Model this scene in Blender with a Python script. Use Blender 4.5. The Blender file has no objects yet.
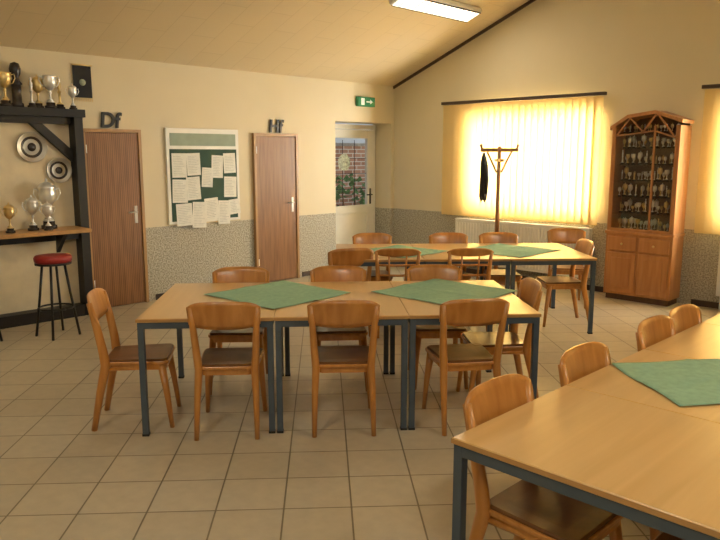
import bpy, math, random
from mathutils import Vector, Matrix
random.seed(7)
sc = bpy.context.scene
COL = sc.collection
# ------------------------------------------------------------------ materials
def _nt(name):
    m = bpy.data.materials.new(name); m.use_nodes = True
    nt = m.node_tree
    return m, nt, nt.nodes['Principled BSDF']
def plain(name, col, rough=0.5, metal=0.0, var=0.0, scale=8.0, bump=0.0, spec=None):
    m, nt, b = _nt(name)
    b.inputs['Roughness'].default_value = rough
    b.inputs['Metallic'].default_value = metal
    if spec is not None: b.inputs['Specular IOR Level'].default_value = spec
    tc = nt.nodes.new('ShaderNodeTexCoord')
    n = nt.nodes.new('ShaderNodeTexNoise'); n.inputs['Scale'].default_value = scale
    n.inputs['Detail'].default_value = 4
    nt.links.new(tc.outputs['Object'], n.inputs['Vector'])
    r = nt.nodes.new('ShaderNodeValToRGB')
    r.color_ramp.elements[0].position = .3; r.color_ramp.elements[1].position = .7
    r.color_ramp.elements[0].color = (*[max(0, c*(1-var)) for c in col], 1)
    r.color_ramp.elements[1].color = (*[min(1, c*(1+var)) for c in col], 1)
    nt.links.new(n.outputs['Fac'], r.inputs['Fac'])
    nt.links.new(r.outputs['Color'], b.inputs['Base Color'])
    if bump:
        bp = nt.nodes.new('ShaderNodeBump'); bp.inputs['Strength'].default_value = bump
        bp.inputs['Distance'].default_value = .01
        nt.links.new(n.outputs['Fac'], bp.inputs['Height']); nt.links.new(bp.outputs['Normal'], b.inputs['Normal'])
    return m
def wood(name, c1, c2, rough=.35, axis='Z', scale=6.0, stretch=.08, coat=0.0):
    m, nt, b = _nt(name)
    b.inputs['Roughness'].default_value = rough
    b.inputs['Coat Weight'].default_value = coat
    b.inputs['Coat Roughness'].default_value = .15
    tc = nt.nodes.new('ShaderNodeTexCoord'); mp = nt.nodes.new('ShaderNodeMapping')
    s = {'X': (stretch, 1, 1), 'Y': (1, stretch, 1), 'Z': (1, 1, stretch)}[axis]
    mp.inputs['Scale'].default_value = s
    nt.links.new(tc.outputs['Object'], mp.inputs['Vector'])
    n = nt.nodes.new('ShaderNodeTexNoise'); n.inputs['Scale'].default_value = scale*4
    n.inputs['Detail'].default_value = 6; n.inputs['Distortion'].default_value = .6
    nt.links.new(mp.outputs['Vector'], n.inputs['Vector'])
    r = nt.nodes.new('ShaderNodeValToRGB')
    r.color_ramp.elements[0].position = .32; r.color_ramp.elements[1].position = .68
    r.color_ramp.elements[0].color = (*c1, 1); r.color_ramp.elements[1].color = (*c2, 1)
    nt.links.new(n.outputs['Fac'], r.inputs['Fac']); nt.links.new(r.outputs['Color'], b.inputs['Base Color'])
    return m

def wall_mat(name):
    m, nt, b = _nt(name)
    L = nt.links.new
    g = nt.nodes.new('ShaderNodeNewGeometry'); sx = nt.nodes.new('ShaderNodeSeparateXYZ')
    L(g.outputs['Position'], sx.inputs[0])
    n = nt.nodes.new('ShaderNodeTexNoise'); n.inputs['Scale'].default_value = 3; L(g.outputs['Position'], n.inputs['Vector'])
    up = nt.nodes.new('ShaderNodeValToRGB')
    up.color_ramp.elements[0].color = (.68, .60, .42, 1); up.color_ramp.elements[1].color = (.72, .64, .46, 1)
    L(n.outputs['Fac'], up.inputs['Fac'])
    n2 = nt.nodes.new('ShaderNodeTexNoise'); n2.inputs['Scale'].default_value = 60; n2.inputs['Detail'].default_value = 3
    L(g.outputs['Position'], n2.inputs['Vector'])
    lo = nt.nodes.new('ShaderNodeValToRGB')
    lo.color_ramp.elements[0].position = .38; lo.color_ramp.elements[1].position = .62
    lo.color_ramp.elements[0].color = (.26, .245, .19, 1); lo.color_ramp.elements[1].color = (.54, .51, .42, 1)
    L(n2.outputs['Fac'], lo.inputs['Fac'])
    gt = nt.nodes.new('ShaderNodeMath'); gt.operation = 'GREATER_THAN'; gt.inputs[1].default_value = .88
    L(sx.outputs['Z'], gt.inputs[0])
    mx = nt.nodes.new('ShaderNodeMix'); mx.data_type = 'RGBA'
    L(gt.outputs[0], mx.inputs['Factor']); L(lo.outputs['Color'], mx.inputs['A']); L(up.outputs['Color'], mx.inputs['B'])
    L(mx.outputs['Result'], b.inputs['Base Color'])
    b.inputs['Roughness'].default_value = .8
    bp = nt.nodes.new('ShaderNodeBump'); bp.inputs['Strength'].default_value = .15; bp.inputs['Distance'].default_value = .004
    L(n2.outputs['Fac'], bp.inputs['Height']); L(bp.outputs['Normal'], b.inputs['Normal'])
    return m

def tile_mat(name, ang):
    m, nt, b = _nt(name); L = nt.links.new
    g = nt.nodes.new('ShaderNodeNewGeometry'); mp = nt.nodes.new('ShaderNodeMapping')
    mp.inputs['Rotation'].default_value = (0, 0, -ang)
    L(g.outputs['Position'], mp.inputs['Vector'])
    br = nt.nodes.new('ShaderNodeTexBrick')
    br.offset = 0; br.squash = 1
    br.inputs['Scale'].default_value = 1.0
    br.inputs['Brick Width'].default_value = .335; br.inputs['Row Height'].default_value = .335
    br.inputs['Mortar Size'].default_value = .0045; br.inputs['Mortar Smooth'].default_value = .1
    br.inputs['Color1'].default_value = (.51, .445, .325, 1); br.inputs['Color2'].default_value = (.475, .41, .295, 1)
    br.inputs['Mortar'].default_value = (.19, .15, .09, 1)
    L(mp.outputs['Vector'], br.inputs['Vector'])
    n = nt.nodes.new('ShaderNodeTexNoise'); n.inputs['Scale'].default_value = 14; n.inputs['Detail'].default_value = 5
    L(g.outputs['Position'], n.inputs['Vector'])
    mr = nt.nodes.new('ShaderNodeMapRange'); mr.inputs['To Min'].default_value = .85; mr.inputs['To Max'].default_value = 1.12
    L(n.outputs['Fac'], mr.inputs['Value'])
    mu = nt.nodes.new('ShaderNodeVectorMath'); mu.operation = 'SCALE'
    L(br.outputs['Color'], mu.inputs[0]); L(mr.outputs['Result'], mu.inputs['Scale'])
    L(mu.outputs['Vector'], b.inputs['Base Color'])
    b.inputs['Roughness'].default_value = .34
    bp = nt.nodes.new('ShaderNodeBump'); bp.invert = True; bp.inputs['Strength'].default_value = .3; bp.inputs['Distance'].default_value = .003
    L(br.outputs['Fac'], bp.inputs['Height']); L(bp.outputs['Normal'], b.inputs['Normal'])
    return m
def ceil_mat(name):
    m, nt, b = _nt(name); L = nt.links.new
    g = nt.nodes.new('ShaderNodeNewGeometry')
    mp = nt.nodes.new('ShaderNodeMapping'); L(g.outputs['Position'], mp.inputs['Vector'])
    br = nt.nodes.new('ShaderNodeTexBrick'); br.offset = .5
    br.inputs['Scale'].default_value = 1; br.inputs['Brick Width'].default_value = .62; br.inputs['Row Height'].default_value = .31
    br.inputs['Mortar Size'].default_value = .004
    br.inputs['Color1'].default_value = (.68, .565, .37, 1); br.inputs['Color2'].default_value = (.67, .555, .36, 1)
    br.inputs['Mortar'].default_value = (.58, .47, .29, 1)
    L(mp.outputs['Vector'], br.inputs['Vector']); L(br.outputs['Color'], b.inputs['Base Color'])
    b.inputs['Roughness'].default_value = .6
    return m
def brick_mat(name):
    m, nt, b = _nt(name); L = nt.links.new
    g = nt.nodes.new('ShaderNodeNewGeometry')
    sx = nt.nodes.new('ShaderNodeSeparateXYZ'); cb = nt.nodes.new('ShaderNodeCombineXYZ')
    L(g.outputs['Position'], sx.inputs[0]); L(sx.outputs['Y'], cb.inputs['X']); L(sx.outputs['Z'], cb.inputs['Y'])
    br = nt.nodes.new('ShaderNodeTexBrick'); br.inputs['Scale'].default_value = 1
    br.inputs['Brick Width'].default_value = .24; br.inputs['Row Height'].default_value = .08; br.inputs['Mortar Size'].default_value = .01
    br.inputs['Color1'].default_value = (.40, .19, .13, 1); br.inputs['Color2'].default_value = (.52, .28, .20, 1)
    br.inputs['Mortar'].default_value = (.7, .67, .62, 1)
    L(cb.outputs[0], br.inputs['Vector']); L(br.outputs['Color'], b.inputs['Base Color'])
    b.inputs['Roughness'].default_value = .9
    return m
def reeded(name):
    m, nt, b = _nt(name); L = nt.links.new
    tc = nt.nodes.new('ShaderNodeTexCoord')
    w = nt.nodes.new('ShaderNodeTexWave'); w.bands_direction = 'Y'; w.inputs['Scale'].default_value = 14
    w.inputs['Distortion'].default_value = .4
    L(tc.outputs['Object'], w.inputs['Vector'])
    mp = nt.nodes.new('ShaderNodeMapping'); mp.inputs['Scale'].default_value = (1, 1, .06); L(tc.outputs['Object'], mp.inputs['Vector'])
    n = nt.nodes.new('ShaderNodeTexNoise'); n.inputs['Scale'].default_value = 40; L(mp.outputs[0], n.inputs['Vector'])
    ad = nt.nodes.new('ShaderNodeMath'); ad.operation = 'MULTIPLY_ADD'; ad.inputs[1].default_value = .5
    L(w.outputs['Fac'], ad.inputs[0]); L(n.outputs['Fac'], ad.inputs[2])
    r = nt.nodes.new('ShaderNodeValToRGB')
    r.color_ramp.elements[0].position = .35; r.color_ramp.elements[1].position = 1
    r.color_ramp.elements[0].color = (.135, .06, .022, 1); r.color_ramp.elements[1].color = (.30, .145, .06, 1)
    L(ad.outputs[0], r.inputs['Fac']); L(r.outputs['Color'], b.inputs['Base Color'])
    b.inputs['Roughness'].default_value = .45
    return m
def emis(name, col, st):
    m, nt, b = _nt(name)
    b.inputs['Base Color'].default_value = (*col, 1)
    b.inputs['Emission Color'].default_value = (*col, 1); b.inputs['Emission Strength'].default_value = st
    return m
def glass(name, tint=(1, 1, 1), gl=.08):
    m = bpy.data.materials.new(name); m.use_nodes = True; nt = m.node_tree; nt.nodes.clear(); L = nt.links.new
    o = nt.nodes.new('ShaderNodeOutputMaterial'); t = nt.nodes.new('ShaderNodeBsdfTransparent'); t.inputs[0].default_value = (*tint, 1)
    g = nt.nodes.new('ShaderNodeBsdfGlossy'); g.inputs['Roughness'].default_value = .05
    mx = nt.nodes.new('ShaderNodeMixShader'); mx.inputs[0].default_value = gl
    L(t.outputs[0], mx.inputs[1]); L(g.outputs[0], mx.inputs[2]); L(mx.outputs[0], o.inputs[0])
    return m
def fabric_translucent(name, col, tcol):
    m = bpy.data.materials.new(name); m.use_nodes = True; nt = m.node_tree; nt.nodes.clear(); L = nt.links.new
    o = nt.nodes.new('ShaderNodeOutputMaterial'); d = nt.nodes.new('ShaderNodeBsdfDiffuse'); t = nt.nodes.new('ShaderNodeBsdfTranslucent')
    tc = nt.nodes.new('ShaderNodeTexCoord'); n = nt.nodes.new('ShaderNodeTexNoise'); n.inputs['Scale'].default_value = 60
    L(tc.outputs['Object'], n.inputs['Vector'])
    r = nt.nodes.new('ShaderNodeValToRGB'); r.color_ramp.elements[0].color = (*[c*.9 for c in col], 1); r.color_ramp.elements[1].color = (*col, 1)
    L(n.outputs['Fac'], r.inputs['Fac']); L(r.outputs['Color'], d.inputs[0])
    t.inputs[0].default_value = (*tcol, 1)
    mx = nt.nodes.new('ShaderNodeMixShader'); mx.inputs[0].default_value = .5
    L(d.outputs[0], mx.inputs[1]); L(t.outputs[0], mx.inputs[2]); L(mx.outputs[0], o.inputs[0])
    return m

M_wall = wall_mat('wall_plaster_and_dado')
TILE_ANG = math.radians(44.8+3)
M_floor = tile_mat('floor_tiles', TILE_ANG)
M_ceil = ceil_mat('ceiling_panels')
M_black = plain('black_painted_timber', (.012, .011, .010), .45, var=.2)
M_chair = wood('chair_beech', (.44, .175, .036), (.58, .265, .066), .28, 'Z', 5, .1, .35)
M_seat = plain('seat_brown', (.17, .072, .022), .3, var=.25, scale=10)
M_top = wood('table_top_wood', (.62, .395, .16), (.69, .455, .20), .28, 'Y', 4, .06, .1)
M_edge = wood('table_edge', (.42, .23, .08), (.5, .29, .11), .4, 'X', 4, .1)
M_steel = plain('steel_bluegrey', (.075, .10, .13), .45, .2, var=.1)
M_cloth = plain('green_cloth', (.27, .455, .31), .9, var=.10, scale=30, bump=.1)
M_cab = wood('cabinet_alder', (.42, .18, .06), (.52, .25, .095), .35, 'Z', 4, .1, .2)
M_cabdark = wood('cabinet_interior', (.10, .05, .025), (.14, .075, .035), .6, 'Z', 4, .1)
M_door = reeded('door_veneer')
M_frame = wood('door_frame', (.36, .20, .08), (.44, .26, .11), .4, 'Z', 5, .1)
M_white = plain('white_paint', (.78, .77, .70), .4, var=.03)
M_rad = plain('radiator_enamel', (.80, .79, .71), .35, var=.03)
M_silver = plain('silver', (.85, .85, .82), .3, .7, var=.05)
M_pewter = plain('pewter', (.45, .43, .38), .4, .8, var=.1)
M_gold = plain('gold', (.78, .60, .28), .3, .8, var=.05)
M_marble = plain('trophy_base', (.04, .03, .025), .25, var=.4)
M_green = plain('board_green', (.04, .085, .055), .8, var=.1)
M_paper = plain('paper', (.76, .76, .69), .8, var=.05, scale=20)
M_print = plain('print', (.50, .52, .49), .8, var=.2, scale=60)
M_head = plain('board_header', (.30, .37, .29), .7, var=.08)
M_red = plain('red_vinyl', (.32, .02, .02), .35, var=.1)
M_blind = fabric_translucent('blind_fabric', (.80, .66, .34), (.97, .83, .52))
M_glass = glass('clear_glass', (1, 1, 1), .05)
M_gcab = glass('cabinet_glass', (.97, .96, .94), .05)
M_exit = emis('exit_green', (.03, .22, .09), .08)
M_exitw = emis('exit_white', (.85, .9, .8), .25)
M_diff = emis('lamp_diffuser', (1, .95, .8), 1.6)
M_brick = brick_mat('garden_brick')
M_ground = plain('ground_paving', (.35, .33, .3), .9, var=.2)
M_leaf = plain('leaves', (.10, .24, .07), .7, var=.5, scale=20)
M_rack = wood('coat_stand_wood', (.24, .11, .04), (.33, .16, .06), .4, 'Z', 5, .1)
M_umb = plain('jacket_black', (.01, .01, .012), .7, var=.2)
M_trimdark = plain('trim_brown', (.06, .035, .02), .5, var=.2)
M_creamb = plain('bar_plaster', (.70, .61, .43), .8, var=.06)
M_glassgreen = plain('stained_disc', (.45, .5, .4), .3, var=.5, scale=30)

# ------------------------------------------------------------------ mesh builder
class MB:
    def __init__(s): s.v = []; s.f = []; s.mi = []; s.sm = []; s.mats = []
    def _m(s, mat):
        if mat not in s.mats: s.mats.append(mat)
        return s.mats.index(mat)
    def add(s, vs, fs, mat, smooth=False, M=None):
        o = len(s.v); mi = s._m(mat)
        for p in vs:
            p = Vector(p)
            if M is not None: p = M @ p
            s.v.append(tuple(p))
        for f in fs:
            s.f.append(tuple(i+o for i in f)); s.mi.append(mi); s.sm.append(smooth)
    def box(s, x0, x1, y0, y1, z0, z1, mat, M=None):
        vs = [(x0,y0,z0),(x1,y0,z0),(x1,y1,z0),(x0,y1,z0),(x0,y0,z1),(x1,y0,z1),(x1,y1,z1),(x0,y1,z1)]
        s.add(vs, [(3,2,1,0),(4,5,6,7),(0,1,5,4),(1,2,6,5),(2,3,7,6),(3,0,4,7)], mat, False, M)
    def rbox(s, x0, x1, y0, y1, z0, z1, mat, c=.004, M=None):
        def ring(i, z):
            a, b, d, e = x0+i, x1-i, y0+i, y1-i
            return [(a+c,d,z),(b-c,d,z),(b,d+c,z),(b,e-c,z),(b-c,e,z),(a+c,e,z),(a,e-c,z),(a,d+c,z)]
        rs = [ring(c, z0), ring(0, z0+c), ring(0, z1-c), ring(c, z1)]
        vs = [p for r in rs for p in r]; fs = [tuple(reversed(range(8)))]
        for k in range(3):
            for i in range(8):
                j = (i+1) % 8; fs.append((k*8+i, k*8+j, (k+1)*8+j, (k+1)*8+i))
        fs.append(tuple(range(24, 32)))
        s.add(vs, fs, mat, False, M)
    def prism(s, pts, axis, a0, a1, mat, M=None):
        def mk(p, a):
            return {'x': (a, p[0], p[1]), 'y': (p[0], a, p[1]), 'z': (p[0], p[1], a)}[axis]
        n = len(pts); vs = [mk(p, a0) for p in pts]+[mk(p, a1) for p in pts]
        fs = [tuple(reversed(range(n))), tuple(range(n, 2*n))]
        for i in range(n):
            j = (i+1) % n; fs.append((i, j, n+j, n+i))
        s.add(vs, fs, mat, False, M)
    def tube(s, pts, rad, mat, n=8, flat=1.0, M=None, smooth=True, up=Vector((0, 1, 0))):
        pts = [Vector(p) for p in pts]; vs = []; fs = []
        if not isinstance(rad, (list, tuple)): rad = [rad]*len(pts)
        for i, p in enumerate(pts):
            d = (pts[min(i+1, len(pts)-1)]-pts[max(i-1, 0)]).normalized()
            u = up if abs(d.dot(up)) < .95 else Vector((1, 0, 0))
            a = d.cross(u).normalized(); b = a.cross(d).normalized()
            for k in range(n):
                t = 2*math.pi*k/n + math.pi/n
                vs.append(p+a*math.cos(t)*rad[i]+b*math.sin(t)*rad[i]*flat)
        for i in range(len(pts)-1):
            for k in range(n):
                j = (k+1) % n; fs.append((i*n+k, i*n+j, (i+1)*n+j, (i+1)*n+k))
        fs.append(tuple(reversed(range(n)))); fs.append(tuple(range((len(pts)-1)*n, len(pts)*n)))
        s.add(vs, fs, mat, smooth and n > 4, M)
    def lathe(s, prof, c, mat, n=16, M=None):
        vs = []; fs = []
        for r, z in prof:
            for k in range(n):
                t = 2*math.pi*k/n; vs.append((c[0]+r*math.cos(t), c[1]+r*math.sin(t), c[2]+z))
        for i in range(len(prof)-1):
            for k in range(n):
                j = (k+1) % n; fs.append((i*n+k, i*n+j, (i+1)*n+j, (i+1)*n+k))
        fs.append(tuple(reversed(range(n)))); fs.append(tuple(range((len(prof)-1)*n, len(prof)*n)))
        s.add(vs, fs, mat, True, M)
    def mesh(s, name):
        me = bpy.data.meshes.new(name); me.from_pydata(s.v, [], s.f)
        for m in s.mats: me.materials.append(m)
        me.polygons.foreach_set('material_index', s.mi); me.polygons.foreach_set('use_smooth', s.sm)
        me.update()
        import bmesh
        bm = bmesh.new(); bm.from_mesh(me); bmesh.ops.recalc_face_normals(bm, faces=bm.faces); bm.to_mesh(me); bm.free()
        return me
    def build(s, name, loc=(0, 0, 0), rz=0):
        return put(name, s.mesh(name), loc, rz)
def put(name, me, loc=(0, 0, 0), rz=0):
    o = bpy.data.objects.new(name, me); COL.objects.link(o); o.location = loc; o.rotation_euler = (0, 0, math.radians(rz)); return o

# survey baseline -> room coordinates (furniture groups stand ~45 deg to the walls)
CX, CY, H = 7.60, -8.42, 1.73
def P(X, Y): return (CX+.709*X-.705*Y, CY+.705*X+.709*Y, 0)
A0 = 44.8
RX, RY = 10.0, -10.6
EAVE, SLOPE, RIDGE = 2.795, .39, 5.0
def cz(x): return EAVE+SLOPE*(x if x <= RIDGE else 2*RIDGE-x)

# ------------------------------------------------------------------ room shell
b = MB(); b.box(-.4, RX+.3, RY-.3, .3, -.12, 0, M_floor); b.build('floor')
T = .4
b = MB()
b.box(-T, 0, RY, -1.28, 0, EAVE, M_wall); b.box(-T, 0, -1.28, -.07, 2.22, EAVE, M_wall); b.box(-T, 0, -.07, 0, 0, EAVE, M_wall)
b.build('wall_west')
b = MB()
def strip(b, x0, x1, z0, z1=None):
    if z1 is not None: b.box(x0, x1, 0, .3, z0, z1, M_wall)
    else: b.prism([(x0, z0), (x1, z0), (x1, cz(x1)), (x0, cz(x0))], 'y', 0, .3, M_wall)
W1 = (1.52, 3.40, 1.02, 2.24); W2 = (4.95, 6.95, 1.02, 2.24)
strip(b, -T, W1[0], 0); strip(b, W1[0], W1[1], 0, W1[2]); strip(b, W1[0], W1[1], W1[3])
strip(b, W1[1], W2[0], 0); b.box(W2[0], W2[1], 0, .3, 0, W2[2], M_wall)
b.prism([(W2[0], W2[3]), (W2[1], W2[3]), (W2[1], cz(W2[1])), (RIDGE, cz(RIDGE)), (W2[0], cz(W2[0]))], 'y', 0, .3, M_wall)
strip(b, W2[1], RX, 0)
b.build('wall_north')
b = MB(); b.box(RX, RX+.3, RY, 0, 0, EAVE, M_wall); b.build('wall_east')
b = MB(); b.prism([(-T, 0), (RX+.3, 0), (RX+.3, EAVE), (RIDGE, cz(RIDGE)), (-T, EAVE)], 'y', RY-.3, RY, M_wall); b.build('wall_south')
b = MB()
b.prism([(-T, cz(0)-SLOPE*T), (RIDGE, cz(RIDGE)), (RX+.3, cz(RX)-SLOPE*.3), (RX+.3, cz(RX)+.1), (RIDGE, cz(RIDGE)+.22), (-T, cz(0)+.1)], 'y', RY-.3, .3, M_ceil)
b.build('ceiling')
b = MB()
b.prism([(0, EAVE-.04), (RIDGE, cz(RIDGE)-.04), (RIDGE, cz(RIDGE)), (0, EAVE)], 'y', -.03, 0, M_trimdark)
b.prism([(RIDGE, cz(RIDGE)-.04), (RX, EAVE-.04), (RX, EAVE), (RIDGE, cz(RIDGE))], 'y', -.03, 0, M_trimdark)
b.build('trim_1')
b = MB()
for (y0, y1) in [(-4.27, -2.84), (-1.95, -1.3)]: b.box(.001, .015, y0, y1, 0, .07, M_trimdark)
b.build('baseboard_west')
b = MB(); b.box(.02, 3.7, -.015, -.001, 0, .07, M_trimdark); b.box(4.7, RX, -.015, -.001, 0, .07, M_trimdark); b.build('baseboard_north')

# ------------------------------------------------------------------ windows + blinds + radiators
for i, W in enumerate((W1, W2)):
    x0, x1, z0, z1 = W; b = MB(); y0, y1 = .13, .19; w = .06
    b.box(x0, x1, y0, y1, z0, z0+w, M_white); b.box(x0, x1, y0, y1, z1-w, z1, M_white)
    for xx in (x0, (x0+x1)/2-w/2, x1-w): b.box(xx, xx+w, y0, y1, z0+w, z1-w, M_white)
    b.box(x0+w, x1-w, .158, .162, z0+w, z1-w, M_glass)
    b.build('window_%d' % (i+1))
for (x0, x1) in ((1.09, 3.52), (4.72, 7.2)):
    b = MB(); n = int(round((x1-x0)/.097)); dx = (x1-x0)/n
    for k in range(n):
        xc = x0+dx*(k+.5)
        M = Matrix.Translation((xc, -.11, 0)) @ Matrix.Rotation(math.radians(26+random.uniform(-4, 4)), 4, 'Z')
        b.box(-.057, .057, -.0012, .0012, .86, 2.44, M_blind, M)
        b.box(-.05, .05, -.003, .003, .855, .87, M_blind, M)
    b.box(x0-.04, x1+.04, -.14, -.08, 2.45, 2.49, M_trimdark)
    for xx in (x0+.15, x1-.15): b.box(xx-.02, xx+.02, -.08, -.001, 2.46, 2.485, M_trimdark)
    b.build('vertical_blinds')
for (x0, x1) in ((1.35, 3.45), (5.0, 7.0)):
    b = MB()
    b.rbox(x0, x1, -.14, -.12, .17, .80, M_rad); b.rbox(x0, x1, -.06, -.045, .17, .80, M_rad)
    n = int((x1-x0)/.05)
    for k in range(n):
        xx = x0+.02+k*(x1-x0-.04)/n; b.box(xx, xx+.022, -.15, -.14, .21, .76, M_rad)
    b.box(x0, x1, -.145, -.045, .80, .815, M_rad)
    for xx in (x0+.2, x1-.2): b.box(xx, xx+.03, -.06, -.002, .3, .65, M_rad)
    for xx in (x0+.04, x1-.06): b.tube([(xx, -.09, 0), (xx, -.09, .2)], .011, M_rad, 8)
    b.build('radiator')

# ------------------------------------------------------------------ doors
def inner_door(name, y0, y1, top):
    b = MB(); f = .035
    b.box(.001, .05, y0-f, y0, 0, top+f, M_frame); b.box(.001, .05, y1, y1+f, 0, top+f, M_frame); b.box(.001, .05, y0, y1, top, top+f, M_frame)
    b.rbox(.002, .035, y0+.003, y1-.003, .008, top-.003, M_door)
    hy = y1-.07
    b.rbox(.035, .041, hy-.02, hy+.02, .95, 1.15, M_pewter); b.tube([(.04, hy, 1.08), (.075, hy, 1.08), (.08, hy-.11, 1.08)], .009, M_pewter, 8, up=Vector((0, 0, 1)))
    for z in (.25, 1.75): b.tube([(.045, y0+.002, z), (.045, y0+.002, z+.09)], .008, M_silver, 8)
    return b.build(name)
inner_door('door_1', -5.04, -4.42, 1.98)
inner_door('door_2', -2.75, -2.07, 1.98)
b = MB(); xa, xb = -.38, -.33; y0, y1 = -1.27, -.08; top = 2.2; f = .07
b.box(xa, xb, y0, y0+f, 0, top, M_white); b.box(xa, xb, y1-f, y1, 0, top, M_white); b.box(xa, xb, y0+f, y1-f, top-f, top, M_white)
a, c = y0+f+.005, y1-f-.005
b.rbox(xa+.01, xb+.02, a, a+.13, .02, top-f-.01, M_white); b.rbox(xa+.01, xb+.02, c-.13, c, .02, top-f-.01, M_white)
b.rbox(xa+.01, xb+.02, a+.13, c-.13, top-f-.14, top-f-.01, M_white); b.rbox(xa+.01, xb+.02, a+.13, c-.13, .82, .94, M_white); b.rbox(xa+.01, xb+.02, a+.13, c-.13, .02, .16, M_white)
b.rbox(xa+.02, xb, a+.13, c-.13, .16, .82, M_white)
b.box(xa+.03, xa+.036, a+.13, c-.13, .94, top-f-.14, M_glass)
for k in range(1, 3):
    yy = a+.13+(c-a-.26)*k/3; b.box(xa+.036, xa+.04, yy-.004, yy+.004, .94, 1.96, M_black)
for k in range(1, 4): b.box(xa+.036, xa+.04, a+.13, c-.13, .96+k*.24-.004, .96+k*.24+.004, M_black)
vs = [(xa+.042, (a+c)/2-.1, 1.62)]+[(xa+.042, (a+c)/2-.1+.13*math.cos(t*math.pi/12), 1.62+.13*math.sin(t*math.pi/12)) for t in range(24)]
b.add(vs, [(0, 1+i, 1+(i+1) % 24) for i in range(24)], M_glassgreen)
b.rbox(xb+.02, xb+.028, c-.09, c-.05, .95, 1.2, M_black); b.tube([(xb+.02, c-.07, 1.1), (xb+.07, c-.07, 1.1), (xb+.07, c-.19, 1.1)], .01, M_black, 8, up=Vector((0, 0, 1)))
b.build('door_3')
# outdoors
b = MB(); b.box(-30, 30, .32, 30, -.3, -.15, M_ground); b.box(-30, -.42, -20, .32, -.3, -.15, M_ground); b.build('paved_ground')
b = MB(); b.box(-2.6, -2.4, -2, 5, -.15, 1.9, M_brick); b.box(-2.63, -2.37, -2, 5, 1.9, 1.96, M_ground); b.build('garden_wall')
b = MB()
for k in range(260):
    x = -1.7+random.uniform(-.25, .25); y = random.uniform(.1, 1.8); z = random.uniform(-.1, 1.35)
    M = Matrix.Translation((x, y, z)) @ Matrix.Rotation(random.uniform(0, 6), 4, 'Z') @ Matrix.Rotation(random.uniform(-1, 1), 4, 'X')
    b.add([(-.06, 0, 0), (0, -.09, .03), (.07, 0, 0), (0, .09, .03)], [(0, 1, 2, 3)], M_leaf, False, M)
for k in range(6): b.tube([(-1.7, .2+k*.3, -.15), (-1.68, .25+k*.3, .5), (-1.73, .2+k*.3, 1.2)], .012, M_rack, 6)
b.build('garden_shrub')

# ------------------------------------------------------------------ exit sign, letters
b = MB(); b.rbox(.001, .06, -.86, -.50, 2.45, 2.59, M_exit)
b.box(.06, .062, -.80, -.73, 2.47, 2.57, M_exitw); b.box(.06, .062, -.69, -.61, 2.51, 2.53, M_exitw)
b.add([(.062, -.61, 2.485), (.062, -.55, 2.52), (.062, -.61, 2.555)], [(0, 1, 2)], M_exitw)
b.build('exit_sign')
def letters(txt, y, z):
    cu = bpy.data.curves.new('door_letters', 'FONT'); cu.body = txt; cu.size = .23; cu.extrude = .006; cu.bevel_depth = .004; cu.offset = .003; cu.shear = .1
    cu.align_x = 'CENTER'; cu.materials.append(M_black)
    o = bpy.data.objects.new('door_letters', cu); COL.objects.link(o); o.location = (.018, y, z)
    o.rotation_euler = (math.radians(90), 0, math.radians(90)); return o
letters('Df', -4.74, 2.035); letters('Hf', -2.40, 2.035)

# ------------------------------------------------------------------ notice board
b = MB(); y0, y1, z0, z1 = -4.06, -3.02, .90, 2.05
b.rbox(.001, .03, y0, y1, z0, z1, M_white)
b.box(.03, .034, y0+.05, y1-.05, z1-.21, z1-.06, M_head)
b.box(.03, .034, y0+.04, y1-.04, z0+.03, z1-.25, M_green)
def paper(ya, za, w, h, lines=True, r=0):
    M = Matrix.Translation((.036+random.uniform(0, .006), ya, za)) @ Matrix.Rotation(math.radians(r), 4, 'X')
    b.box(0, .0012, 0, w, 0, h, M_paper, M)
    if lines:
        k = .03
        while k < h-.03:
            b.box(.0012, .0016, .02, w-.02-random.uniform(0, w*.3), k, k+.005, M_print, M); k += .02
for (yy, zz, w, h, r) in [(-4.0,1.46,.20,.29,0),(-3.79,1.48,.19,.27,2),(-3.45,1.45,.17,.28,-3),(-3.26,1.50,.18,.25,2),
                          (-4.01,1.16,.21,.28,-2),(-3.80,1.18,.19,.28,3),(-3.60,1.34,.16,.24,-4),(-3.27,1.20,.19,.26,-2),
                          (-3.96,.87,.22,.27,2),(-3.75,.84,.2,.32,-3),(-3.55,.92,.2,.27,4),(-3.37,.86,.18,.30,-2),(-3.19,.97,.17,.19,5)]:
    paper(yy, zz, w, h, True, r)
b.build('notice_board')

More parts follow.
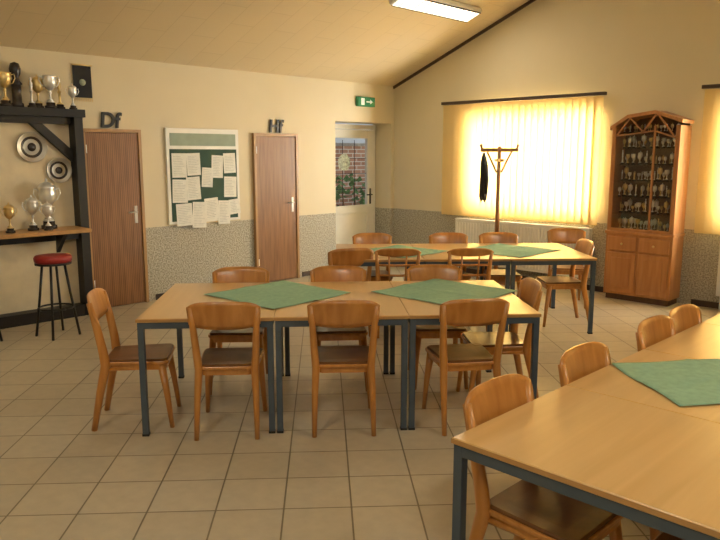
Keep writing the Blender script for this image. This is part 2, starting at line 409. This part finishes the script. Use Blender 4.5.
# ------------------------------------------------------------------ trophies
def trophy(b, x, y, z, h, metal, kind=0, n=14):
    s = h
    b.lathe([(.15*s, 0), (.15*s, .07*s), (.11*s, .08*s), (.11*s, .15*s)], (x, y, z), M_marble, n)
    b.lathe([(.10*s, .15*s), (.09*s, .18*s), (.03*s, .21*s)], (x, y, z), metal, n)
    if kind == 2:
        b.lathe([(.05*s, .2*s), (.035*s, .25*s), (.035*s, .5*s), (.06*s, .52*s), (.06*s, .55*s), (.03*s, .58*s), (.055*s, .68*s), (.06*s, .8*s), (.02*s, .86*s), (.04*s, .92*s), (.03*s, .99*s), (.002, s)], (x, y, z), metal, n)
        return
    b.lathe([(.08*s, .2*s), (.03*s, .25*s), (.022*s, .36*s), (.045*s, .40*s), (.02*s, .44*s), (.08*s, .48*s), (.15*s, .58*s), (.17*s, .70*s), (.15*s, .78*s), (.17*s, .82*s)] +
            ([(.165*s, .83*s), (.13*s, .88*s), (.05*s, .92*s), (.02*s, .94*s), (.03*s, .97*s), (.002, s)] if kind == 0 else [(.15*s, .82*s), (.12*s, .7*s), (.04*s, .55*s)]), (x, y, z), metal, n)
    for sg in (-1, 1):
        pts = [(x, y+sg*.15*s, z+.76*s), (x, y+sg*.24*s, z+.80*s), (x, y+sg*.26*s, z+.70*s), (x, y+sg*.2*s, z+.58*s), (x, y+sg*.12*s, z+.54*s)]
        b.tube(pts, .012*s, metal, 5, up=Vector((1, 0, 0)))
# ------------------------------------------------------------------ bar niche with half-timber frame (west wall)
D = .21; ya, yb = -7.9, -5.13
b = MB()
b.box(.001, .06, ya, yb, 0, 2.12, M_creamb)
b.box(.06, D, yb-.09, yb, 0, 2.12, M_black)
b.box(.06, D, -6.75, -6.65, 0, 2.12, M_black)
b.box(.06, D, ya, ya+.1, 0, 2.12, M_black)
b.box(.001, D+.03, ya, yb+.02, 2.12, 2.20, M_black)
b.box(.06, .14, ya, yb-.1, 2.05, 2.12, M_black)
b.box(.06, D-.03, ya+.1, yb-.1, .84, .93, M_black)
b.box(.06, D, ya+.1, yb-.1, 0, .12, M_black)
b.prism([(yb-.09, 1.66), (yb-.09, 1.78), (yb-.42, 2.08), (yb-.54, 2.08)], 'x', .06, .12, M_black)
b.build('timber_bar_frame')
b = MB(); b.rbox(.065, .50, -7.75, yb-.105, .935, .975, M_edge)
for yy in (-5.5, -6.4): b.prism([(.215, .935), (.44, .935), (.215, .72)], 'y', yy, yy+.04, M_black)
b.build('bar_counter')
def plate(y, z, r):
    b = MB()
    prof = [(.001, .012), (r*.3, .014), (r*.6, .006), (r*.66, .012), (r*.95, .028), (r, .03), (r, .024), (r*.6, 0), (.001, 0)]
    M = Matrix.Translation((.061, y, z)) @ Matrix.Rotation(math.radians(90), 4, 'Y')
    b.lathe(prof, (0, 0, 0), M_pewter, 32, M)
    b.lathe([(r*.60, .008), (r*.66, .016), (r*.70, .014), (r*.64, .006)], (0, 0, 0), M_marble, 32, M)
    b.lathe([(.001, .016), (r*.28, .016), (r*.28, .012), (.001, .012)], (0, 0, 0), M_marble, 20, M)
    b.build('pewter_plate')
plate(-5.62, 1.81, .155); plate(-5.36, 1.57, .135)
for (xx, yy, h, m, k) in [(.16, -5.20, .27, M_silver, 0), (.10, -5.31, .33, M_gold, 2), (.16, -5.43, .40, M_silver, 1), (.10, -5.53, .34, M_gold, 0), (.17, -5.62, .30, M_silver, 2), (.14, -5.86, .40, M_gold, 1), (.14, -6.02, .36, M_silver, 0), (.14, -6.25, .42, M_gold, 0), (.14, -6.5, .3, M_silver, 0)]:
    b = MB(); trophy(b, xx, yy, 2.2, h, m, k, 18); b.build('trophy_cup')
b = MB(); b.lathe([(.06, 0), (.06, .04), (.045, .05), (.045, .22), (.06, .23), (.035, .27), (.03, .29), (.05, .33), (.055, .38), (.04, .43), (.002, .445)], (.08, -5.73, 2.2), M_marble, 16); b.build('bust_statuette')
for (xx, yy, h, m) in [(.28, -5.74, .36, M_silver), (.20, -5.55, .52, M_silver), (.36, -5.62, .30, M_silver), (.34, -5.98, .3, M_gold)]:
    b = MB(); trophy(b, xx, yy, .975, h, m, 0, 18); b.build('trophy_cup')
b = MB(); b.tube([(.02, -5.13, 2.68), (.02, -4.91, 2.68)], .008, M_gold, 8, up=Vector((1, 0, 0)))
b.box(.012, .018, -5.12, -4.92, 2.34, 2.675, M_umb)
for k in range(11):
    yy = -5.12+k*.02; b.box(.013, .016, yy-.003, yy+.003, 2.30, 2.34, M_gold)
b.lathe([(.001, 0), (.035, 0), (.035, .002), (.001, .002)], (0, 0, 0), M_head, 20, Matrix.Translation((.018, -5.02, 2.5)) @ Matrix.Rotation(math.radians(90), 4, 'Y'))
b.build('wall_pennant')

# ------------------------------------------------------------------ bar stools
def stool_mesh():
    b = MB()
    b.lathe([(.001, .72), (.16, .72), (.17, .735), (.172, .765), (.16, .785), (.1, .79), (.001, .79)], (0, 0, 0), M_red, 28)
    b.lathe([(.14, .70), (.165, .70), (.165, .72), (.14, .72)], (0, 0, 0), M_black, 28)
    for k in range(4):
        t = math.pi/4+k*math.pi/2; c, s_ = math.cos(t), math.sin(t)
        b.tube([(.10*c, .10*s_, .71), (.14*c, .14*s_, .4), (.20*c, .20*s_, .0)], .012, M_black, 8)
    pts = [(.160*math.cos(t*math.pi/12), .160*math.sin(t*math.pi/12), .28) for t in range(25)]
    b.tube(pts, .009, M_black, 6, up=Vector((0, 0, 1)))
    return b.mesh('bar_stool')
sm = stool_mesh()
x, y, _ = P(-2.93, 6.62); put('bar_stool', sm, (x, y, 0), 10)
x, y, _ = P(-3.50, 6.25); put('bar_stool.001', sm, (x, y, 0), 50)

# ------------------------------------------------------------------ coat stand with jacket
b = MB(); x, y = 2.28, -.44
b.tube([(0, 0, .05), (0, 0, 1.84)], [.032, .026], M_rack, 12)
for a in range(2):
    M = Matrix.Rotation(a*math.pi/2, 4, 'Z'); b.rbox(-.28, .28, -.03, .03, 0, .06, M_rack, .008, M)
M = Matrix.Rotation(math.radians(45), 4, 'Z')
b.rbox(-.25, .25, -.022, .022, 1.77, 1.82, M_rack, .008, M); b.rbox(-.22, .22, -.022, .022, 1.64, 1.68, M_rack, .008, M @ Matrix.Rotation(math.pi/2, 4, 'Z'))
for sg in (-1, 1):
    b.tube([(sg*.23, 0, 1.81), (sg*.25, 0, 1.87)], [.016, .02], M_rack, 10, M=M)
    b.tube([(sg*.03, 0, 1.5), (sg*.16, 0, 1.77)], .014, M_rack, 8, M=M)
rings = [(1.76, .010, .010), (1.71, .026, .025), (1.62, .045, .04), (1.45, .05, .045), (1.28, .055, .045), (1.18, .05, .035), (1.13, .03, .03)]
vs = []; fs = []; n = 14
for ri, (z, rx_, ry_) in enumerate(rings):
    for k in range(n):
        t = 2*math.pi*k/n; q = 1+.16*math.sin(3*t+ri*.7); vs.append((-.205+rx_*q*math.cos(t), -.01+ry_*q*math.sin(t), z+(.03*math.sin(2*t) if ri > 4 else 0)))
for i in range(len(rings)-1):
    for k in range(n):
        j = (k+1) % n; fs.append((i*n+k, i*n+j, (i+1)*n+j, (i+1)*n+k))
fs.append(tuple(range(n))); fs.append(tuple(range((len(rings)-1)*n, len(rings)*n)))
b.add(vs, fs, M_umb, True, M)
b.tube([(-.18, -.04, 1.60), (-.165, -.06, 1.40), (-.17, -.05, 1.22)], [.028, .024, .018], M_umb, 8, M=M)
b.build('coat_stand', (x, y, 0))

# ------------------------------------------------------------------ trophy cabinet
b = MB(); w = .79; d = .32
b.box(.02, w-.02, -d+.03, -.02, 0, .07, M_cabdark)
b.box(0, w, -d, 0, .07, .80, M_cab); b.rbox(-.012, w+.012, -d-.02, 0, .80, .835, M_cab)
for k in range(2):
    xa = .03+k*(w/2-.015); xb = xa+w/2-.045
    b.rbox(xa, xb, -d-.018, -d, .60, .77, M_cab, .006); b.rbox(xa, xb, -d-.018, -d, .10, .58, M_cab, .006)
    b.rbox(xa+.06, xb-.06, -d-.026, -d-.018, .16, .52, M_cab, .005)
    b.lathe([(.012, 0), (.016, .01), (.006, .02)], (0, 0, 0), M_gold, 10, Matrix.Translation(((xa+xb)/2, -d-.018, .685)) @ Matrix.Rotation(math.radians(90), 4, 'X'))
b.box(.02, w-.02, -.02, 0, .835, 2.04, M_cabdark)
for xx in (0, w-.03): b.rbox(xx, xx+.03, -d, 0, .835, 2.06, M_cab)
for xx, ww in ((.03, .02), (w*.62, .025), (w-.055, .025)): b.rbox(xx, xx+ww, -d, -d+.025, .835, 2.06, M_cab)
out = [(-.02, 2.06), (.18, 2.19), (.50, 2.23), (w+.02, 2.12)]
inn = [(-.02, 2.02), (.19, 2.15), (.50, 2.19), (w+.02, 2.08)]
for i in range(3): b.prism([inn[i], inn[i+1], out[i+1], out[i]], 'y', -d-.02, 0, M_cab)
b.prism([(.02, 2.03), (.19, 2.15), (.50, 2.19), (w-.02, 2.09), (w-.02, 2.02)], 'y', -.02, 0, M_cabdark)
def beam(p, q, t=.016):
    dv = Vector((q[0]-p[0], q[1]-p[1])); nn = Vector((-dv.y, dv.x)).normalized()*t/2
    b.prism([(p[0]-nn.x, p[1]-nn.y), (q[0]-nn.x, q[1]-nn.y), (q[0]+nn.x, q[1]+nn.y), (p[0]+nn.x, p[1]+nn.y)], 'y', -d-.005, -d+.02, M_cab)
beam((.05, 1.95), (w*.62, 2.00)); beam((w*.64, 2.00), (w-.05, 1.92)); beam((.05, 1.95), (.21, 2.15)); beam((.37, 1.99), (.21, 2.15)); beam((.37, 1.99), (.50, 2.18)); beam((w-.07, 1.94), (.53, 2.18))
b.rbox(.03, w-.03, -d, -d+.025, .835, .87, M_cab)
b.box(.05, w*.62, -d+.010, -d+.014, .87, 1.96, M_gcab); b.box(w*.62+.025, w-.055, -d+.010, -d+.014, .87, 1.93, M_gcab)
zs = (.84, 1.045, 1.235, 1.425, 1.615, 1.805)
for z in zs[1:]: b.box(.03, w-.03, -d+.05, -.02, z-.008, z, M_gcab)
for z in zs + (1.985,):
    top = z > 1.95
    for rowy in (-.09, -.20):
        xx = .075+random.uniform(0, .03)
        while xx < w-.07:
            hh = .10 if top else random.uniform(.10, .18)
            trophy(b, xx, rowy+random.uniform(-.015, .015), z, hh, random.choice((M_silver, M_silver, M_gold)), random.choice((0, 0, 1, 2)), 9)
            xx += random.uniform(.06, .09)
b.box(.03, w-.03, -d+.05, -.02, 1.977, 1.985, M_gcab)
b.build('trophy_cabinet', (3.77, -.003, 0))

# ------------------------------------------------------------------ tables
def table_mesh(w, dp):
    b = MB(); h = .75
    b.rbox(-w/2, w/2, -dp/2, dp/2, h-.024, h, M_top, .003)
    e = .0015
    b.box(-w/2-e, w/2+e, -dp/2-e, -dp/2+.004, h-.021, h-.004, M_edge); b.box(-w/2-e, w/2+e, dp/2-.004, dp/2+e, h-.021, h-.004, M_edge)
    b.box(-w/2-e, -w/2+.004, -dp/2, dp/2, h-.021, h-.004, M_edge); b.box(w/2-.004, w/2+e, -dp/2, dp/2, h-.021, h-.004, M_edge)
    i = .006; t = .035; zt = h-.024
    b.box(-w/2+i, w/2-i, -dp/2+i, -dp/2+i+t, zt-.04, zt, M_steel); b.box(-w/2+i, w/2-i, dp/2-i-t, dp/2-i, zt-.04, zt, M_steel)
    b.box(-w/2+i, -w/2+i+t, -dp/2+i, dp/2-i, zt-.04, zt, M_steel); b.box(w/2-i-t, w/2-i, -dp/2+i, dp/2-i, zt-.04, zt, M_steel)
    for sx_ in (-1, 1):
        for sy_ in (-1, 1):
            cx = sx_*(w/2-i-t/2); cy = sy_*(dp/2-i-t/2)
            b.rbox(cx-t/2-.001, cx+t/2+.001, cy-t/2-.001, cy+t/2+.001, .012, zt, M_steel, .002); b.box(cx-t/2-.003, cx+t/2+.003, cy-t/2-.003, cy+t/2+.003, 0, .014, M_black)
    return b.mesh('dining_table')
tm = table_mesh(.83, 1.20)
cnt = [0]
def place_table(me, x, y, rz):
    put('dining_table' + ('' if cnt[0] == 0 else '.%03d' % cnt[0]), me, (x, y, 0), rz); cnt[0] += 1
def row(X, Y, ang, n=3):
    a = math.radians(ang)
    for i in range(n):
        lx, ly = .415+.834*i, .6
        px = X+lx*math.cos(a)-ly*math.sin(a); py = Y+lx*math.sin(a)+ly*math.cos(a)
        x, y, _ = P(px, py); place_table(tm, x, y, A0+ang)
row(-1.355, 4.13, 3.5)
row(-.21, 6.55, 2.5)
tmr = table_mesh(1.0, .80)
for i in range(4): place_table(tmr, 6.183+.5, -6.535+.4+.804*i, 0)

# ------------------------------------------------------------------ cloths
def cloth(cx, cy, rz, w, h):
    N = 28; vs = []; fs = []
    for k in range(2):
        for i in range(N+1):
            for j in range(N+1):
                u, v = i/N-.5, j/N-.5
                z = .7512+.0022*(1+math.sin(u*11+cx*3)*math.cos(v*8+cy)) + .004*math.exp(-(u/.03)**2) + .003*math.exp(-(v/.03)**2) + .006*max(0, abs(u*v)*4-.5) + (.0015 if k else 0)
                ww = w*(1+.012*math.sin(v*9+cx)); hh = h*(1+.012*math.sin(u*8+cy))
                vs.append((u*ww, v*hh, z))
    for k in range(2):
        for i in range(N):
            for j in range(N):
                o = k*(N+1)**2; a = o+i*(N+1)+j; fs.append((a, a+1, a+N+2, a+N+1))
    o = (N+1)**2
    for i in range(N):
        for (a, c) in ((i, i+1), (N*(N+1)+i, N*(N+1)+i+1), (i*(N+1), (i+1)*(N+1)), (i*(N+1)+N, (i+1)*(N+1)+N)):
            fs.append((a, c, c+o, a+o))
    b = MB(); b.add(vs, fs, M_cloth, True)
    b.build('table_cloth', (cx, cy, 0), rz)
x, y, _ = P(-.58, 4.90); cloth(x, y, A0+45+3, .74, .74)
x, y, _ = P(.62, 4.98); cloth(x, y, A0+45+2, .76, .76)
x, y, _ = P(.42, 7.13); cloth(x, y, A0+45, .7, .7)
x, y, _ = P(1.55, 7.22); cloth(x, y, A0+45, .76, .76)
x, y, _ = P(1.22+.4, 2.89+.08); cloth(x, y, A0+8, .8, .58)

# ------------------------------------------------------------------ chairs
def outline(wf, wr, d, r=.05, n=6):
    c = [(-wr/2, -d/2), (wr/2, -d/2), (wf/2, d/2), (-wf/2, d/2)]
    pts = []
    for i in range(4):
        p0 = Vector(c[i-1]); p = Vector(c[i]); p1 = Vector(c[(i+1) % 4])
        a = p+(p0-p).normalized()*r; e = p+(p1-p).normalized()*r
        for k in range(n+1):
            t = k/n; pts.append(tuple((1-t)**2*a+2*t*(1-t)*p+t*t*e))
    return pts
def scale_o(pts, s): return [(p[0]*s, p[1]*s) for p in pts]
def chair_mesh(kind):
    b = MB()
    o = outline(.41, .35, .41)
    def ringslab(rings, mat):
        n = len(rings[0][0]); vs = []; fs = []
        for pts, z in rings: vs += [(p[0], p[1], z) for p in pts]
        for k in range(len(rings)-1):
            for i in range(n):
                j = (i+1) % n; fs.append((k*n+i, k*n+j, (k+1)*n+j, (k+1)*n+i))
        fs.append(tuple(reversed(range(n)))); fs.append(tuple(range((len(rings)-1)*n, len(rings)*n)))
        b.add(vs, fs, mat)
    ringslab([(scale_o(o, .92), .385), (scale_o(o, .93), .42), (scale_o(o, .99), .422), (o, .428), (o, .438), (scale_o(o, .985), .442)], M_chair)
    ringslab([(scale_o(o, .95), .442), (scale_o(o, .955), .450), (scale_o(o, .92), .456), (scale_o(o, .6), .453)], M_seat)
    for s in (-1, 1):
        b.tube([(s*.185, -.275, 0), (s*.18, -.225, .25), (s*.172, -.185, .42), (s*.180, -.195, .52), (s*.19, -.222, .68), (s*.200, -.255, .83)], [.015, .021, .026, .024, .021, .014], M_chair, 10, 1.2)
        b.tube([(s*.195, .21, 0), (s*.183, .185, .22), (s*.165, .155, .42)], [.014, .020, .027], M_chair, 10)
        b.tube([(s*.168, -.17, .395), (s*.16, .15, .395)], .013, M_chair, 6)
    z0 = .692 if kind == 0 else .79
    NU, NV = 16, 6; vs = []; fs = []
    for side in (0, 1):
        for i in range(NU+1):
            u = -1+2*i/NU
            for j in range(NV+1):
                v = j/NV
                top = .868-.035*abs(u)**5-.004*u*u; bot = z0+.022*abs(u)**4-.004+.006*u*u
                z = bot+(top-bot)*v; hw = .224-.010*(1-(z-.69)/.18)
                yb_ = -.208-(z-.66)*.24-.030*(1-u*u)
                th = .009*(1-.5*abs(2*v-1)**4)
                vs.append((u*hw, yb_+(th if side else -th), z))
    st = (NU+1)*(NV+1)
    for i in range(NU):
        for j in range(NV):
            a = i*(NV+1)+j; fs.append((a, a+1, a+NV+2, a+NV+1)); fs.append((st+a, st+a+NV+1, st+a+NV+2, st+a+1))
    for i in range(NU):
        a = i*(NV+1); fs.append((a, a+NV+1, st+a+NV+1, st+a)); a += NV; fs.append((a, st+a, st+a+NV+1, a+NV+1))
    for j in range(NV):
        a = j; fs.append((a, st+a, st+a+1, a+1)); a = NU*(NV+1)+j; fs.append((a, a+1, st+a+1, st+a))
    b.add(vs, fs, M_chair, True)
    if kind == 1:
        b.tube([(-.185, -.212, .60), (0, -.235, .60), (.185, -.212, .60)], [.012]*3, M_chair, 8, up=Vector((0, 0, 1)))
        b.tube([(-.19, -.228, .70), (0, -.252, .70), (.19, -.228, .70)], [.012]*3, M_chair, 8, up=Vector((0, 0, 1)))
        for xx in (-.07, .07): b.tube([(xx, -.2, .43), (xx*1.1, -.232, .62), (xx*1.2, -.268, .81)], .009, M_chair, 8)
    return b.mesh('dining_chair')
ch0, ch1 = chair_mesh(0), chair_mesh(1)
cc = [0]
def chair(X, Y, a, me=ch0, room=False):
    x, y = (X, Y) if room else P(X, Y)[:2]
    put('dining_chair' + ('' if cc[0] == 0 else '.%03d' % cc[0]), me, (x, y, 0), a if room else A0+a); cc[0] += 1
chair(-.83, 4.36, 3); chair(-.11, 4.41, 3); chair(.67, 4.45, 9)
chair(-1.44, 4.45, -82)
chair(-.91, 5.13, 183); chair(-.15, 5.18, 184); chair(.60, 5.24, 182)
chair(.95, 4.80, 93)
chair(-.14, 6.78, 14, ch0); chair(.36, 6.78, 0, ch1); chair(1.04, 6.80, 2, ch1)
chair(.15, 7.55, 182); chair(1.0, 7.58, 180); chair(1.56, 7.61, 178); chair(2.42, 8.05, 170); chair(2.08, 7.16, 93)
for s in (.33, 1.02, 1.81, 2.215): chair(6.183+.222, -6.535+s, -90, room=True)
for s in (.44, 1.2, 2.0, 2.8): chair(7.183-.222, -6.535+s, 90, room=True)

# ------------------------------------------------------------------ ceiling lamp and added fill fixtures
slope_ang = math.atan(SLOPE)
def fixture(x, y, L, energy):
    b = MB()
    b.rbox(-.13, .13, -L/2, L/2, -.07, 0, M_white, .01); b.box(-.11, .11, -L/2+.03, L/2-.03, -.078, -.07, M_diff)
    for xx in (-.118, .11): b.box(xx, xx+.008, -L/2+.02, L/2-.02, -.085, -.07, M_trimdark)
    for k in range(1, 12): yy = -L/2+k*L/12; b.box(-.11, .11, yy-.003, yy+.003, -.085, -.076, M_white)
    o = b.build('ceiling_or_fill_light')
    sg = 1 if x <= RIDGE else -1
    o.location = (x, y, cz(x)-.002); o.rotation_euler = (0, -sg*slope_ang, 0)
    l = bpy.data.lights.new('tube_or_fill_lamp', 'AREA'); l.shape = 'RECTANGLE'; l.size = .22; l.size_y = L-.1; l.energy = energy; l.color = (1, .91, .73)
    lo = bpy.data.objects.new('tube_or_fill_lamp', l); COL.objects.link(lo)
    n = Vector((sg*math.sin(slope_ang), 0, -math.cos(slope_ang)))
    lo.location = Vector(o.location)+n*.1; lo.rotation_euler = (0, -sg*slope_ang, 0)
fixture(1.95, -1.40, 1.5, 15)
fixture(1.95, -5.6, 1.5, 12)  # unseen fixture above the frame, added as fill light
fixture(5.6, -9.0, 1.5, 38); fixture(8.2, -5.0, 1.5, 38); fixture(8.2, -9.0, 1.5, 38)  # invented fixtures out of view, added to fill the room with light

# ------------------------------------------------------------------ daylight
def daylight(x, z, w, h, e):
    l = bpy.data.lights.new('daylight', 'AREA'); l.shape = 'RECTANGLE'; l.size = w; l.size_y = h; l.energy = e; l.color = (1, .98, .91)
    o = bpy.data.objects.new('daylight', l); COL.objects.link(o); o.location = (x, .5, z); o.rotation_euler = (math.radians(-90), 0, 0)
daylight(2.46, 1.65, 2.0, 1.3, 560); daylight(6.0, 1.65, 2.0, 1.3, 560)
w = bpy.data.worlds.new('World'); sc.world = w; w.use_nodes = True; nt = w.node_tree
bg = nt.nodes['Background']; sk = nt.nodes.new('ShaderNodeTexSky'); sk.sky_type = 'HOSEK_WILKIE'; sk.turbidity = 6; sk.sun_direction = (.3, .6, .6)
nt.links.new(sk.outputs[0], bg.inputs[0]); bg.inputs[1].default_value = 2.6

# ------------------------------------------------------------------ camera
cam = bpy.data.cameras.new('Camera'); cam.lens = 35; cam.sensor_width = 36; cam.clip_start = .05
co = bpy.data.objects.new('Camera', cam); COL.objects.link(co); co.location = (CX, CY, H)
co.rotation_euler = (math.radians(90-9.33), 0, math.radians(A0)); sc.camera = co
sc.view_settings.view_transform = 'Standard'
